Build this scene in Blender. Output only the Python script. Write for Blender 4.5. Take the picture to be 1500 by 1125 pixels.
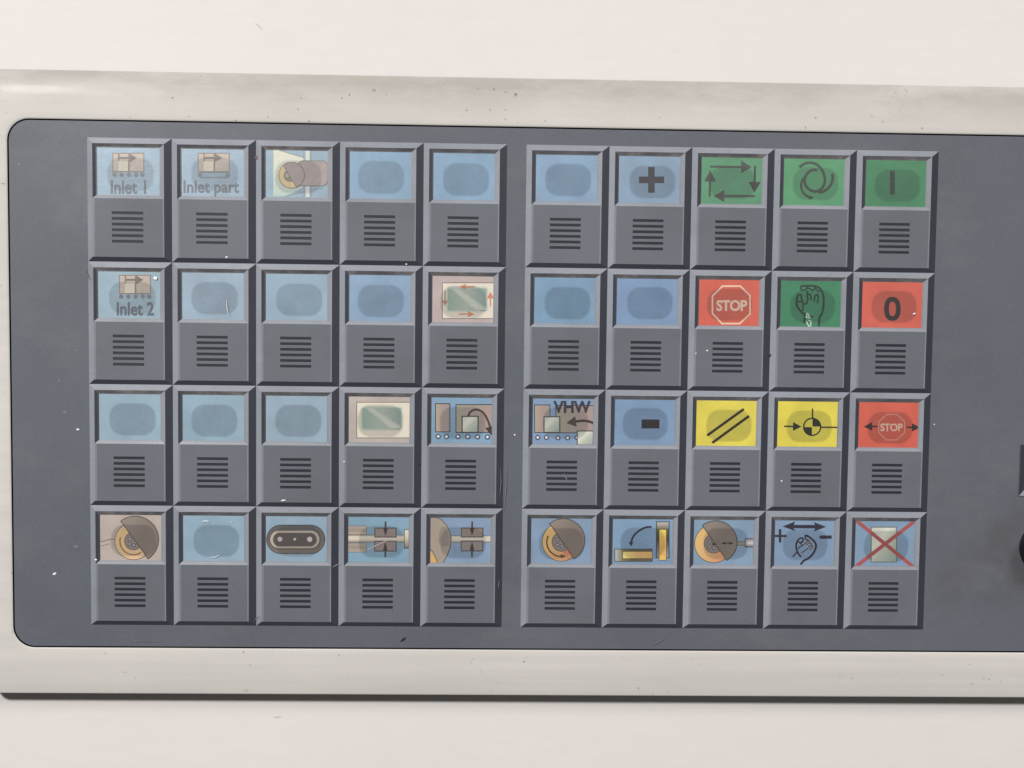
import bpy, bmesh, math, random
from mathutils import Matrix, Vector
from mathutils.geometry import tessellate_polygon

random.seed(7)
scene = bpy.context.scene
for o in list(bpy.data.objects):
    bpy.data.objects.remove(o, do_unlink=True)
COL = scene.collection
MM = 0.001

# ------------------------------------------------------------------ camera
# pose solved from the corners of the two key blocks (panel plane, key pitch 20 mm)
F_PX, W_PX, H_PX = 1300.0, 1500.0, 1125.0
H = 8.6                                  # height of the membrane above the table, mm
OX, OY = 105.0, 58.0                      # grid corner -> world centre
PX, PY, GAP = 20.0, 29.37, 4.63           # key pitch and gap between the two blocks


def rodrigues(w):
    v = Vector(w)
    return Matrix.Rotation(v.length, 3, v.normalized())


RC = rodrigues([math.radians(a) for a in (2.52, 1.11, -0.67)])
TC = Vector((-101.1, 58.7, -211.1))
CAM = -(RC.transposed() @ TC)             # camera in grid mm, z measured from membrane plane


def pix(px, py, z=0.0):
    """photo pixel -> grid mm on the plane z above the membrane"""
    d = RC.transposed() @ Vector(((px - W_PX / 2) / F_PX, (H_PX / 2 - py) / F_PX, -1.0))
    t = (z - CAM.z) / d.z
    p = CAM + d * t
    return p.x, p.y


def world(x, y, z):
    return Vector(((x - OX) * MM, (y + OY) * MM, (z + H) * MM))


cam_data = bpy.data.cameras.new('camera')
cam_data.sensor_width = 36.0
cam_data.lens = 36.0 * F_PX / W_PX
cam_data.clip_start = 0.005
cam_data.clip_end = 20.0
cam = bpy.data.objects.new('camera', cam_data)
COL.objects.link(cam)
M4 = RC.transposed().to_4x4()
M4.translation = world(CAM.x, CAM.y, CAM.z)
cam.matrix_world = M4
scene.camera = cam

# ------------------------------------------------------------------ light
wd = bpy.data.worlds.new('World')
scene.world = wd
wd.use_nodes = True
bg = wd.node_tree.nodes['Background']
bg.inputs['Color'].default_value = (1.0, 0.97, 0.95, 1)
bg.inputs['Strength'].default_value = 0.075


def area(name, loc, target, size, power, color):
    l = bpy.data.lights.new(name, 'AREA')
    l.shape = 'DISK'
    l.size = size
    l.energy = power
    l.color = color
    o = bpy.data.objects.new(name, l)
    COL.objects.link(o)
    o.location = loc
    d = Vector(target) - Vector(loc)
    o.rotation_euler = d.to_track_quat('-Z', 'Y').to_euler()
    return o


lamp_pos = world(-975, 980, 1700)
area('room_lamp', lamp_pos, (0, 0, 0), 0.15, 45.5, (1.0, 0.975, 0.955))
area('fill_light', world(900, 1150, 1500), (0, 0, 0), 0.7, 17.0, (1.0, 0.965, 0.94))  # added soft fill to even out the left-right falloff, no known source

scene.view_settings.view_transform = 'Standard'
scene.view_settings.look = 'None'
scene.view_settings.exposure = 0.0
scene.view_settings.gamma = 1.0
scene.render.engine = 'CYCLES'
scene.render.resolution_x = 1024
scene.render.resolution_y = 768


# ------------------------------------------------------------------ materials
def lin(c):
    c = c / 255.0
    return c / 12.92 if c <= 0.04045 else ((c + 0.055) / 1.055) ** 2.4


K = 1.12


def rgb(c, k=None):
    k = K if k is None else k
    return tuple(min(0.95, lin(v) * k) for v in c) + (1.0,)


MATS = {}


class NT:
    def __init__(self, name):
        self.m = bpy.data.materials.new(name)
        self.m.use_nodes = True
        self.t = self.m.node_tree
        self.b = self.t.nodes['Principled BSDF']

    def n(self, typ, **kw):
        nd = self.t.nodes.new(typ)
        for k, v in kw.items():
            if k.startswith('i_'):
                key = k[2:]
                nd.inputs[int(key) if key.isdigit() else key.replace('_', ' ')].default_value = v
            else:
                setattr(nd, k, v)
        return nd

    def l(self, a, b):
        self.t.links.new(a, b)

    def math(self, op, a, b=None, clamp=False):
        nd = self.n('ShaderNodeMath', operation=op, use_clamp=clamp)
        for i, v in enumerate((a, b)):
            if v is None:
                continue
            if isinstance(v, (int, float)):
                nd.inputs[i].default_value = v
            else:
                self.l(v, nd.inputs[i])
        return nd.outputs[0]

    def mix(self, fac, a, b, blend='MIX'):
        nd = self.n('ShaderNodeMix', data_type='RGBA', blend_type=blend)
        for i, v in ((0, fac), (6, a), (7, b)):
            if isinstance(v, (int, float, tuple)):
                nd.inputs[i].default_value = v
            else:
                self.l(v, nd.inputs[i])
        return nd.outputs[2]

    def noise(self, scale, detail=3.0, rough=0.55, stretch=None, offset=(0, 0, 0)):
        g = self.n('ShaderNodeNewGeometry')
        mp = self.n('ShaderNodeMapping')
        mp.inputs['Location'].default_value = offset
        mp.inputs['Scale'].default_value = stretch or (1, 1, 1)
        self.l(g.outputs['Position'], mp.inputs['Vector'])
        nz = self.n('ShaderNodeTexNoise', i_Scale=scale, i_Detail=detail, i_Roughness=rough)
        self.l(mp.outputs[0], nz.inputs['Vector'])
        return nz.outputs['Fac']

    def ramp(self, fac, stops):
        r = self.n('ShaderNodeValToRGB')
        e = r.color_ramp.elements
        while len(e) < len(stops):
            e.new(0.5)
        for q, (p, c) in zip(e, stops):
            q.position = p
            q.color = c if isinstance(c, tuple) else (c, c, c, 1)
        self.l(fac, r.inputs[0])
        return r.outputs[0]

    def bump(self, h, strength, dist):
        b = self.n('ShaderNodeBump', i_Strength=strength, i_Distance=dist)
        self.l(h, b.inputs['Height'])
        self.l(b.outputs[0], self.b.inputs['Normal'])


def ink(c, rough=0.5, var=0.10, spec=0.35):
    """flat printed colour with faint mottling and fine film grain"""
    key = ('ink', c, rough, var, spec)
    if key in MATS:
        return MATS[key]
    t = NT('print_%d_%d_%d' % c)
    base = rgb(c)
    n1 = t.noise(130, 4, 0.6)
    v = t.ramp(n1, [(0.25, 1 - var), (0.75, 1 + var)])
    t.l(t.mix(1.0, base, v, 'MULTIPLY'), t.b.inputs['Base Color'])
    t.b.inputs['Roughness'].default_value = rough
    t.b.inputs['Specular IOR Level'].default_value = spec
    t.bump(t.noise(5200, 2), 0.25, 0.00002)
    MATS[key] = t.m
    return t.m


def grad(name, stops, axis=(1, 0), rough=0.55):
    """printed gradient along axis in the piece's own 0..1 box"""
    key = ('grad', name)
    if key in MATS:
        return MATS[key]
    t = NT('print_' + name)
    tc = t.n('ShaderNodeTexCoord')
    sp = t.n('ShaderNodeSeparateXYZ')
    t.l(tc.outputs['Generated'], sp.inputs[0])
    a, b = axis
    k = abs(a) + abs(b)
    fx = t.math('MULTIPLY', sp.outputs['X'], a / k)
    fy = t.math('MULTIPLY', sp.outputs['Y'], b / k)
    f = t.math('ADD', fx, fy)
    if a < 0 or b < 0:
        f = t.math('ADD', f, (max(0, -a) + max(0, -b)) / k)
    t.l(t.ramp(f, [(p, rgb(c)) for p, c in stops]), t.b.inputs['Base Color'])
    t.b.inputs['Roughness'].default_value = rough
    t.b.inputs['Specular IOR Level'].default_value = 0.35
    MATS[key] = t.m
    return t.m


def membrane_mat(name, c, rough=0.50, stains=True):
    t = NT(name)
    base = rgb(c)
    n1 = t.ramp(t.noise(28, 5, 0.6), [(0.3, 0.91), (0.7, 1.07)])
    n2 = t.ramp(t.noise(3800, 2, 0.7), [(0.25, 0.86), (0.75, 1.14)])
    col = t.mix(1.0, base, n1, 'MULTIPLY')
    col = t.mix(1.0, col, n2, 'MULTIPLY')
    if stains:
        g = t.n('ShaderNodeNewGeometry')
        for (px, py, r, tint, amt) in ((1462, 828, 13, (88, 86, 90), 0.55), (1492, 790, 12, (86, 83, 87), 0.45),
                                       (1400, 860, 9, (92, 90, 94), 0.45), (1345, 300, 14, (118, 116, 118), 0.3),
                                       (135, 300, 12, (124, 121, 118), 0.35)):
            x, y = pix(px, py)
            d = t.n('ShaderNodeVectorMath', operation='DISTANCE')
            t.l(g.outputs['Position'], d.inputs[0])
            d.inputs[1].default_value = world(x, y, 0)
            f = t.math('SUBTRACT', 1.0, t.math('DIVIDE', d.outputs['Value'], r * MM), True)
            f = t.math('MULTIPLY', f, t.ramp(t.noise(170, 5, 0.65), [(0.35, 0.0), (0.7, 1.0)]))
            f = t.math('MULTIPLY', f, amt * 2.0, True)
            col = t.mix(f, col, rgb(tint))
        sm = t.ramp(t.noise(60, 6, 0.7, (0.5, 1, 1), (3, 1, 0)), [(0.52, 0.0), (0.80, 0.30)])
        col = t.mix(sm, col, rgb((128, 126, 128)))
    else:
        sm = t.ramp(t.noise(75, 6, 0.68, (0.8, 1, 1), (3, 1, 0)), [(0.50, 0.0), (0.78, 0.22)])
        col = t.mix(sm, col, rgb((70, 70, 74)))
    t.l(col, t.b.inputs['Base Color'])
    ro = t.ramp(t.noise(45, 5, 0.65, None, (5, 0, 0)), [(0.3, rough - 0.07), (0.7, rough + 0.10)])
    t.l(ro, t.b.inputs['Roughness'])
    t.b.inputs['Specular IOR Level'].default_value = 0.3
    t.bump(t.noise(4200, 2), 0.35, 0.00003)
    return t.m


def housing_mat():
    t = NT('housing_paint')
    base = rgb((201, 198, 193))
    streak = t.ramp(t.noise(300, 4, 0.6, (0.035, 1, 1)), [(0.3, 0.95), (0.7, 1.04)])
    blot = t.ramp(t.noise(22, 5, 0.6), [(0.3, 0.96), (0.7, 1.04)])
    col = t.mix(1.0, base, streak, 'MULTIPLY')
    col = t.mix(1.0, col, blot, 'MULTIPLY')
    g = t.n('ShaderNodeNewGeometry')
    sp = t.n('ShaderNodeSeparateXYZ')
    t.l(g.outputs['Position'], sp.inputs[0])
    # grime worn into the long upper rail and along its rim
    yt = world(0, 4.5, 0).y
    up = t.math('MULTIPLY', t.math('SUBTRACT', sp.outputs['Y'], yt), 1.0 / (9.0 * MM), True)
    gr = t.ramp(t.noise(90, 6, 0.7, (0.35, 1, 1), (1, 4, 0)), [(0.28, 0.25), (0.60, 1.0)])
    col = t.mix(t.math('MULTIPLY', up, gr), col, rgb((170, 166, 160)))
    # small dark nicks and specks
    for sc, th, amt, off in ((170, 0.085, 0.75, 0.0), (260, 0.10, 0.6, 5.0), (480, 0.12, 0.5, 2.0)):
        mp = t.n('ShaderNodeMapping')
        mp.inputs['Location'].default_value = (off, off, 0)
        mp.inputs['Scale'].default_value = (1, 1, 1)
        t.l(g.outputs['Position'], mp.inputs['Vector'])
        wob = t.n('ShaderNodeTexNoise', i_Scale=600.0, i_Detail=3.0)
        t.l(mp.outputs[0], wob.inputs['Vector'])
        ad = t.n('ShaderNodeVectorMath', operation='MULTIPLY_ADD')
        t.l(wob.outputs['Color'], ad.inputs[0])
        ad.inputs[1].default_value = (0.0022, 0.0022, 0.0022)
        t.l(mp.outputs[0], ad.inputs[2])
        vo = t.n('ShaderNodeTexVoronoi', i_Scale=float(sc))
        t.l(ad.outputs[0], vo.inputs['Vector'])
        spot = t.ramp(vo.outputs['Distance'], [(th * 0.5, 1.0), (th, 0.0)])
        mask = t.ramp(t.noise(70, 3, 0.6, None, (off, 7, 0)), [(0.50, 0.0), (0.58, 1.0)])
        f = t.math('MULTIPLY', t.math('MULTIPLY', spot, mask), amt)
        col = t.mix(f, col, rgb((110, 104, 98)))
    t.l(col, t.b.inputs['Base Color'])
    t.b.inputs['Roughness'].default_value = 0.36
    ro = t.ramp(t.noise(160, 5, 0.6, (0.08, 1, 1), (2, 2, 0)), [(0.3, 0.24), (0.7, 0.38)])
    t.l(ro, t.b.inputs['Roughness'])
    t.b.inputs['Specular IOR Level'].default_value = 0.05
    t.b.inputs['Coat Weight'].default_value = 0.006
    t.b.inputs['Coat Roughness'].default_value = 0.11
    h = t.math('ADD', t.noise(500, 3, 0.6, (0.04, 1, 1)), t.noise(900, 2))
    t.bump(h, 0.22, 0.00005)
    return t.m


def table_mat():
    t = NT('table_laminate')
    n1 = t.ramp(t.noise(9, 5, 0.6), [(0.3, 0.975), (0.7, 1.02)])
    n2 = t.ramp(t.noise(420, 3, 0.6, (0.25, 1, 1)), [(0.3, 0.985), (0.7, 1.012)])
    col = t.mix(1.0, (0.775, 0.742, 0.722, 1), n1, 'MULTIPLY')
    col = t.mix(1.0, col, n2, 'MULTIPLY')
    t.l(col, t.b.inputs['Base Color'])
    t.b.inputs['Roughness'].default_value = 0.55
    t.b.inputs['Specular IOR Level'].default_value = 0.04
    t.bump(t.noise(700, 3, 0.6, (0.4, 1, 1)), 0.18, 0.0001)
    return t.m


def plain(name, c, rough=0.5, spec=0.4, grain=0.0):
    t = NT(name)
    n = t.ramp(t.noise(600, 4, 0.6), [(0.3, 0.9), (0.7, 1.1)])
    t.l(t.mix(1.0, rgb(c), n, 'MULTIPLY'), t.b.inputs['Base Color'])
    t.b.inputs['Roughness'].default_value = rough
    t.b.inputs['Specular IOR Level'].default_value = spec
    return t.m


def film_mat(name, tint, gloss, rough, grain=0.0, bump=0.0, haze=0.0):
    """thin clear film: tinted see-through with a weak glossy skin"""
    m = bpy.data.materials.new(name)
    m.use_nodes = True
    nt = m.node_tree
    nt.nodes.clear()
    out = nt.nodes.new('ShaderNodeOutputMaterial')
    tr = nt.nodes.new('ShaderNodeBsdfTransparent')
    gl = nt.nodes.new('ShaderNodeBsdfGlossy')
    gl.inputs['Roughness'].default_value = rough
    mx = nt.nodes.new('ShaderNodeMixShader')
    mx.inputs[0].default_value = gloss
    nt.links.new(tr.outputs[0], mx.inputs[1])
    nt.links.new(gl.outputs[0], mx.inputs[2])
    df = nt.nodes.new('ShaderNodeBsdfDiffuse')
    df.inputs['Color'].default_value = (0.8, 0.8, 0.8, 1)
    mh = nt.nodes.new('ShaderNodeMixShader')
    mh.inputs[0].default_value = haze
    nt.links.new(mx.outputs[0], mh.inputs[1])
    nt.links.new(df.outputs[0], mh.inputs[2])
    nt.links.new(mh.outputs[0], out.inputs['Surface'])
    g = nt.nodes.new('ShaderNodeNewGeometry')
    nz = nt.nodes.new('ShaderNodeTexNoise')
    nz.inputs['Scale'].default_value = 2600
    nz.inputs['Detail'].default_value = 3
    nt.links.new(g.outputs['Position'], nz.inputs['Vector'])
    rp = nt.nodes.new('ShaderNodeValToRGB')
    rp.color_ramp.elements[0].position = 0.3
    rp.color_ramp.elements[1].position = 0.7
    rp.color_ramp.elements[0].color = tuple(v * (1 - grain) for v in tint) + (1,)
    rp.color_ramp.elements[1].color = tuple(min(1, v * (1 + grain)) for v in tint) + (1,)
    nt.links.new(nz.outputs['Fac'], rp.inputs[0])
    nt.links.new(rp.outputs[0], tr.inputs['Color'])
    if bump:
        n2 = nt.nodes.new('ShaderNodeTexNoise')
        n2.inputs['Scale'].default_value = 260
        n2.inputs['Detail'].default_value = 4
        nt.links.new(g.outputs['Position'], n2.inputs['Vector'])
        b = nt.nodes.new('ShaderNodeBump')
        b.inputs['Strength'].default_value = bump
        b.inputs['Distance'].default_value = 0.0002
        nt.links.new(n2.outputs['Fac'], b.inputs['Height'])
        nt.links.new(b.outputs[0], gl.inputs['Normal'])
    return m


M_TABLE = table_mat()
M_HOUSING = housing_mat()
M_MEMBRANE = membrane_mat('membrane_grey', (94, 98, 106))
M_FACE = membrane_mat('key_face_grey', (101, 106, 113), 0.50, False)
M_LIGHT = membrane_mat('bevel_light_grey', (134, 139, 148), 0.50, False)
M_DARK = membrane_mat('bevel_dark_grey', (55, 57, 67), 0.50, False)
M_LINE = membrane_mat('edge_line_grey', (124, 127, 134), 0.50, False)
M_BAR = membrane_mat('bar_dark_grey', (42, 43, 53), 0.50, False)
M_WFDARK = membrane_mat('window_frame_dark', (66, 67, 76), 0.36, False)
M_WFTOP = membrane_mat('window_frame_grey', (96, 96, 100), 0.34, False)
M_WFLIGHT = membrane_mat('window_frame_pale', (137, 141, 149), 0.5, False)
def film_sheen_strip():
    t = NT('window_frame_sheen')
    n1 = t.ramp(t.noise(260, 5, 0.7, (0.6, 1, 1)), [(0.30, rgb((70, 71, 78))), (0.55, rgb((98, 97, 99))), (0.75, rgb((134, 130, 128)))])  # shine of the crinkled film edge, put into the colour as pale mottling
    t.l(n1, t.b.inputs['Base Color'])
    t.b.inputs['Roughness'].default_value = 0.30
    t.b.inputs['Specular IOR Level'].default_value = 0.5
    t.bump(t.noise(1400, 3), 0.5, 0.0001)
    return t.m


M_WFTOP = film_sheen_strip()
M_SHADE_BASE = plain('shade_base_black', (30, 28, 28), 0.7, 0.2)
M_GAP = plain('gap_black', (26, 25, 25), 0.8, 0.1)
M_KNOB = plain('knob_black', (26, 26, 28), 0.4, 0.4)
M_PAD = film_mat('contact_pad_film', (0.915, 0.92, 0.925), 0.005, 0.5, 0.018)
M_PANE = film_mat('window_film', (0.985, 0.985, 0.985), 0.034, 0.42, 0.0, 0.5, 0.003)
M_FLECK = plain('fleck_white', (245, 244, 242), 0.5)
M_SCRATCH = plain('scratch_pale', (150, 152, 158), 0.6)
M_SCRATCH2 = plain('scratch_faint', (114, 116, 122), 0.6)
M_SCRATCH3 = plain('scratch_white', (206, 212, 216), 0.6)
M_SPECK = plain('speck_dark', (52, 48, 48), 0.7)


# ------------------------------------------------------------------ mesh helpers
def mesh(name, verts, faces, mat):
    me = bpy.data.meshes.new(name)
    me.from_pydata([Vector(v) * MM for v in verts], [], faces)
    me.update()
    if mat:
        me.materials.append(mat)
    return me


def put(name, me, parent=None, loc=(0, 0, 0)):
    o = bpy.data.objects.new(name, me)
    COL.objects.link(o)
    o.location = loc
    if parent:
        o.parent = parent
    return o


def empty(name, loc):
    o = bpy.data.objects.new(name, None)
    COL.objects.link(o)
    o.empty_display_size = 0.02
    o.location = loc
    return o


def box_mesh(name, x0, y0, x1, y1, z0, z1, mat):
    v = [(x0, y0, z0), (x1, y0, z0), (x1, y1, z0), (x0, y1, z0), (x0, y0, z1), (x1, y0, z1), (x1, y1, z1), (x0, y1, z1)]
    f = [(0, 3, 2, 1), (4, 5, 6, 7), (0, 1, 5, 4), (1, 2, 6, 5), (2, 3, 7, 6), (3, 0, 4, 7)]
    return mesh(name, v, f, mat)


def rrect(x0, y0, x1, y1, r, n=8):
    """rounded rectangle outline, counter-clockwise in y-up"""
    pts = []
    for cx, cy, a0 in ((x1 - r, y1 - r, 0), (x0 + r, y1 - r, 90), (x0 + r, y0 + r, 180), (x1 - r, y0 + r, 270)):
        for i in range(n + 1):
            a = math.radians(a0 + 90 * i / n)
            pts.append((cx + r * math.cos(a), cy + r * math.sin(a)))
    return pts


# ------------------------------------------------------------------ the table
tx = 0.75
tab = bpy.data.meshes.new('table')
bm = bmesh.new()
bmesh.ops.create_cube(bm, size=1.0)
bmesh.ops.scale(bm, vec=(1.5, 1.2, 0.03), verts=bm.verts)
bmesh.ops.translate(bm, vec=(0, 0, -0.015), verts=bm.verts)
bm.to_mesh(tab)
bm.free()
tab.materials.append(M_TABLE)
table = put('table', tab)
table['kind'] = 'structure'
table['label'] = 'white laminate table top under the control panel'

# ------------------------------------------------------------------ the control panel
panel = empty('control_panel', world(105, -58, -H))
panel['label'] = 'grey membrane control panel with forty picture keys in a pale beige housing'
panel['category'] = 'control panel'
PO = panel.location


def pput(name, me, loc, parent=panel):
    """part of the panel at an absolute world place"""
    return put(name, me, parent, Vector(loc) - PO)


G0 = world(0, 0, 0)                       # grid corner; local meshes below use grid mm, z from membrane

# outlines, from the photograph (grid mm)
mx0 = 0.5 * (pix(11, 560)[0] + pix(17, 560)[0]) + 0.2
my1 = 0.5 * (pix(60, 173.0)[1] + pix(1490, 199.0)[1])
my0 = 0.5 * (pix(60, 946.5)[1] + pix(1490, 957)[1])
ZS = -1.15                                # height of the outline of the housing under the membrane plane
oy1 = 0.5 * (pix(20, 100.5, ZS)[1] + pix(1480, 128.0, ZS)[1])
oy0 = 0.5 * (pix(20, 1013.5, ZS)[1] + pix(1480, 1023, ZS)[1])
ox0 = pix(-56, 560, ZS)[0]
mx1 = 300.0
ox1 = mx1 + (mx0 - ox0) + 3
print('membrane', mx0, my0, mx1, my1, 'outer', ox0, oy0, ox1, oy1, 'cam', CAM)

# housing: concentric rounded loops from the recess floor over the convex rail to the back edge
prof = [(-0.30, -1.2, 0), (0.0, -1.2, 0), (0.0, 0.12, 0), (0.012, 0.24, 0), (0.035, 0.30, 0)]
NB = 9
for i in range(1, NB + 1):
    s = i / NB * 0.97
    tilt_drop = 0.30 - 1.20 * (s / 0.97) ** 2
    prof.append((0.035 + s * 0.955, tilt_drop, 0))
for ds, zz in ((0.985, -0.98), (0.995, -1.06), (1.0, -1.2), (1.0, -2.6), (0.97, -2.9), (0.45, -2.9)):
    prof.append((ds, zz, 0))
verts, faces = [], []
n_loop = None
RI, RO = 5.2, 2.5
for s, z, _ in prof:
    x0 = mx0 + (ox0 - mx0) * s
    y0 = my0 + (oy0 - my0) * s
    x1 = mx1 + (ox1 - mx1) * s
    y1 = my1 + (oy1 - my1) * s
    r = RI + (RO - RI) * min(1, max(0, s))
    lp = rrect(x0, y0, x1, y1, r, 12)
    n_loop = len(lp)
    verts += [(x, y, z) for x, y in lp]
for k in range(len(prof) - 1):
    for i in range(n_loop):
        j = (i + 1) % n_loop
        faces.append((k * n_loop + j, k * n_loop + i, (k + 1) * n_loop + i, (k + 1) * n_loop + j))
faces.append(tuple(range(n_loop)))
me = mesh('housing', verts, faces, M_HOUSING)
me.materials.append(M_GAP)
nquads = (len(prof) - 1) * n_loop
for p in me.polygons:
    p.use_smooth = True
    if p.index < 2 * n_loop or p.index == nquads:
        p.material_index = 1
me.set_sharp_from_angle(angle=math.radians(35))
bmx = bmesh.new()
bmx.from_mesh(me)
bmesh.ops.recalc_face_normals(bmx, faces=bmx.faces)
bmx.to_mesh(me)
bmx.free()
housing = pput('housing', me, G0)

# unseen foot frame under the housing, added in black to deepen its shadow
foot = rrect(ox0 + .9, oy0 + .9, ox1 - .9, oy1 - .9, 2.0, 6)
n = len(foot)
me = mesh('base', [(x, y, -H + 0.0) for x, y in foot] + [(x, y, -2.89) for x, y in foot],
          [tuple(range(n))[::-1], tuple(range(n, 2 * n))] + [(i, (i + 1) % n, n + (i + 1) % n, n + i) for i in range(n)], M_SHADE_BASE)
pput('base', me, G0)

# membrane sheet
ins = 0.33
mo = rrect(mx0 + ins, my0 + ins, mx1 - ins, my1 - ins, RI - ins, 12)
n = len(mo)
me = mesh('membrane', [(x, y, 0) for x, y in mo] + [(x, y, -1.19) for x, y in mo],
          [tuple(range(n)), tuple(range(n, 2 * n))[::-1]] + [(n + i, n + (i + 1) % n, (i + 1) % n, i) for i in range(n)], M_MEMBRANE)
pput('membrane', me, G0)

# ------------------------------------------------------------------ key template (cell mm, y down -> negative)
ZK = 0.34                                # the key stands this far above the sheet
KW, KH = 20.0, PY
L_, T_, R_, B_ = 1.35, 1.40, 18.25, 28.25    # inner edge of the outer bevel
WX0, WY0, WX1, WY1 = 2.35, 2.35, 17.05, 13.45  # card opening
FY = 14.35                                # top of the plain lower face
ZC = 0.03
E_ = 0.02


def quad(name, pts, mat):
    """pts: (x, ydown, z) four corners"""
    return mesh(name, [(x, -y, z) for x, y, z in pts], [(0, 1, 2, 3)], mat)


TPL = []


def tpl(name, me):
    TPL.append((name, me))


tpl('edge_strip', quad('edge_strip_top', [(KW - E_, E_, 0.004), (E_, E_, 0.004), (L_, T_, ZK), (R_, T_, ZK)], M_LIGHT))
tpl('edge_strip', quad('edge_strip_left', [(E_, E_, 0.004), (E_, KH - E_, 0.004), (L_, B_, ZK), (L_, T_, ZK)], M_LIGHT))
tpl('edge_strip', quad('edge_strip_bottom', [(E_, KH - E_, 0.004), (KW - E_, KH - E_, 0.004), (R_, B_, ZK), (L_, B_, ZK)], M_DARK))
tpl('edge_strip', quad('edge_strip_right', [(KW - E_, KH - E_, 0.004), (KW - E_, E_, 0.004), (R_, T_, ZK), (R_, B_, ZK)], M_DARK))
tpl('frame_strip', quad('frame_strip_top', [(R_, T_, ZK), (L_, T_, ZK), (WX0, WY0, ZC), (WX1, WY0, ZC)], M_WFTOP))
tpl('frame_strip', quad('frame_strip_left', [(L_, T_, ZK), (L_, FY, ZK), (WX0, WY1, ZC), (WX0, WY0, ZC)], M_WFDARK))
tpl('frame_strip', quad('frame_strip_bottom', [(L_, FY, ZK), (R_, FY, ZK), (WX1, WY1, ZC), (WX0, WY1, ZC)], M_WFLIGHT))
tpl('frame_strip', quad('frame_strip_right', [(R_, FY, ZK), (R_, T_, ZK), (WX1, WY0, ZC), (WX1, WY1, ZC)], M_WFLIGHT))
tpl('edge_line', quad('edge_line_right', [(R_, FY + .05, ZK + .008), (R_ - .33, FY + .05, ZK + .008), (R_ - .33, B_, ZK + .008), (R_, B_, ZK + .008)], M_LINE))
tpl('edge_line', quad('edge_line_left', [(L_ + .5, FY + .05, ZK + .008), (L_, FY + .05, ZK + .008), (L_, B_, ZK + .008), (L_ + .5, B_, ZK + .008)], M_LINE))
for b in range(6):
    y = 17.75 + b * 1.352
    tpl('bar', box_mesh('bar', 5.85, -(y + .33), 13.3, -(y - .33), ZK - .02, ZK + .012, M_BAR) if b == 0 else None)
ME_FACE = box_mesh('key', L_, -B_, R_, -FY, 0.006, ZK, M_FACE)
ME_PANE = box_mesh('window_pane', WX0 - .25, -(WY1 + .2), WX1 + .3, -(WY0 - .2), 0.20, 0.215, M_PANE)
pad = rrect(4.5, -12.35, 15.75, -4.4, 3.3, 8)
ME_PAD = mesh('contact_pad', [(x, y, 0.185) for x, y in pad] + [(10.12 + (x - 10.12) * .955, -8.37 + (y + 8.37) * .94, 0.18) for x, y in pad],
               [tuple(range(len(pad))), tuple(range(len(pad), 2 * len(pad)))], M_PAD)
CARD = {}


def card_mesh(c):
    if c not in CARD:
        CARD[c] = mesh('insert_card', [(WX0, -WY1, ZC - .004), (WX1, -WY1, ZC - .004), (WX1, -WY0, ZC - .004), (WX0, -WY0, ZC - .004)],
                       [(0, 1, 2, 3)], ink(c, 0.55, 0.13))
    return CARD[c]


# ------------------------------------------------------------------ icon drawing
def clip_poly(pts):
    """clip to the card opening (cell mm, y down)"""
    def cut(p, inside, inter):
        out = []
        for i in range(len(p)):
            a, b = p[i - 1], p[i]
            ia, ib = inside(a), inside(b)
            if ib:
                if not ia:
                    out.append(inter(a, b))
                out.append(b)
            elif ia:
                out.append(inter(a, b))
        return out
    e = 0.02
    for ax, lim, sg in ((0, WX0 + e, 1), (0, WX1 - e, -1), (1, WY0 + e, 1), (1, WY1 - e, -1)):
        if not pts:
            break

        def inside(p):
            return (p[ax] - lim) * sg >= 0

        def inter(a, b):
            t = (lim - a[ax]) / (b[ax] - a[ax])
            return (a[0] + (b[0] - a[0]) * t, a[1] + (b[1] - a[1]) * t)
        pts = cut(pts, inside, inter)
    return pts


def smooth(pts, n=5, closed=False):
    out = []
    m = len(pts)
    rng = range(m if closed else m - 1)
    for i in rng:
        if closed:
            p0, p1, p2, p3 = (pts[(i + k) % m] for k in (-1, 0, 1, 2))
        else:
            p0, p1, p2, p3 = pts[max(i - 1, 0)], pts[i], pts[i + 1], pts[min(i + 2, m - 1)]
        for k in range(n):
            t = k / n
            out.append(tuple(0.5 * (2 * p1[q] + (p2[q] - p0[q]) * t + (2 * p0[q] - 5 * p1[q] + 4 * p2[q] - p3[q]) * t * t
                                    + (3 * p1[q] - p0[q] - 3 * p2[q] + p3[q]) * t ** 3) for q in (0, 1)))
    if not closed:
        out.append(pts[-1])
    return out


def arc(cx, cy, r, a0, a1, n=24, ry=None):
    """degrees, y down: 0 right, 90 down"""
    ry = ry or r
    return [(cx + r * math.cos(math.radians(a0 + (a1 - a0) * i / n)), cy + ry * math.sin(math.radians(a0 + (a1 - a0) * i / n))) for i in range(n + 1)]


def half_cut(pts, p, q):
    """keep the part of a polygon on the left-hand side when walking p -> q in y-down picture space (i.e. the upper right)"""
    out = []

    def sd(a):
        return (q[0] - p[0]) * (a[1] - p[1]) - (q[1] - p[1]) * (a[0] - p[0])
    for i in range(len(pts)):
        a, b = pts[i - 1], pts[i]
        da, db = sd(a), sd(b)
        if (da <= 0) != (db <= 0):
            t = da / (da - db)
            out.append((a[0] + (b[0] - a[0]) * t, a[1] + (b[1] - a[1]) * t))
        if db <= 0:
            out.append(b)
    return out


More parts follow.
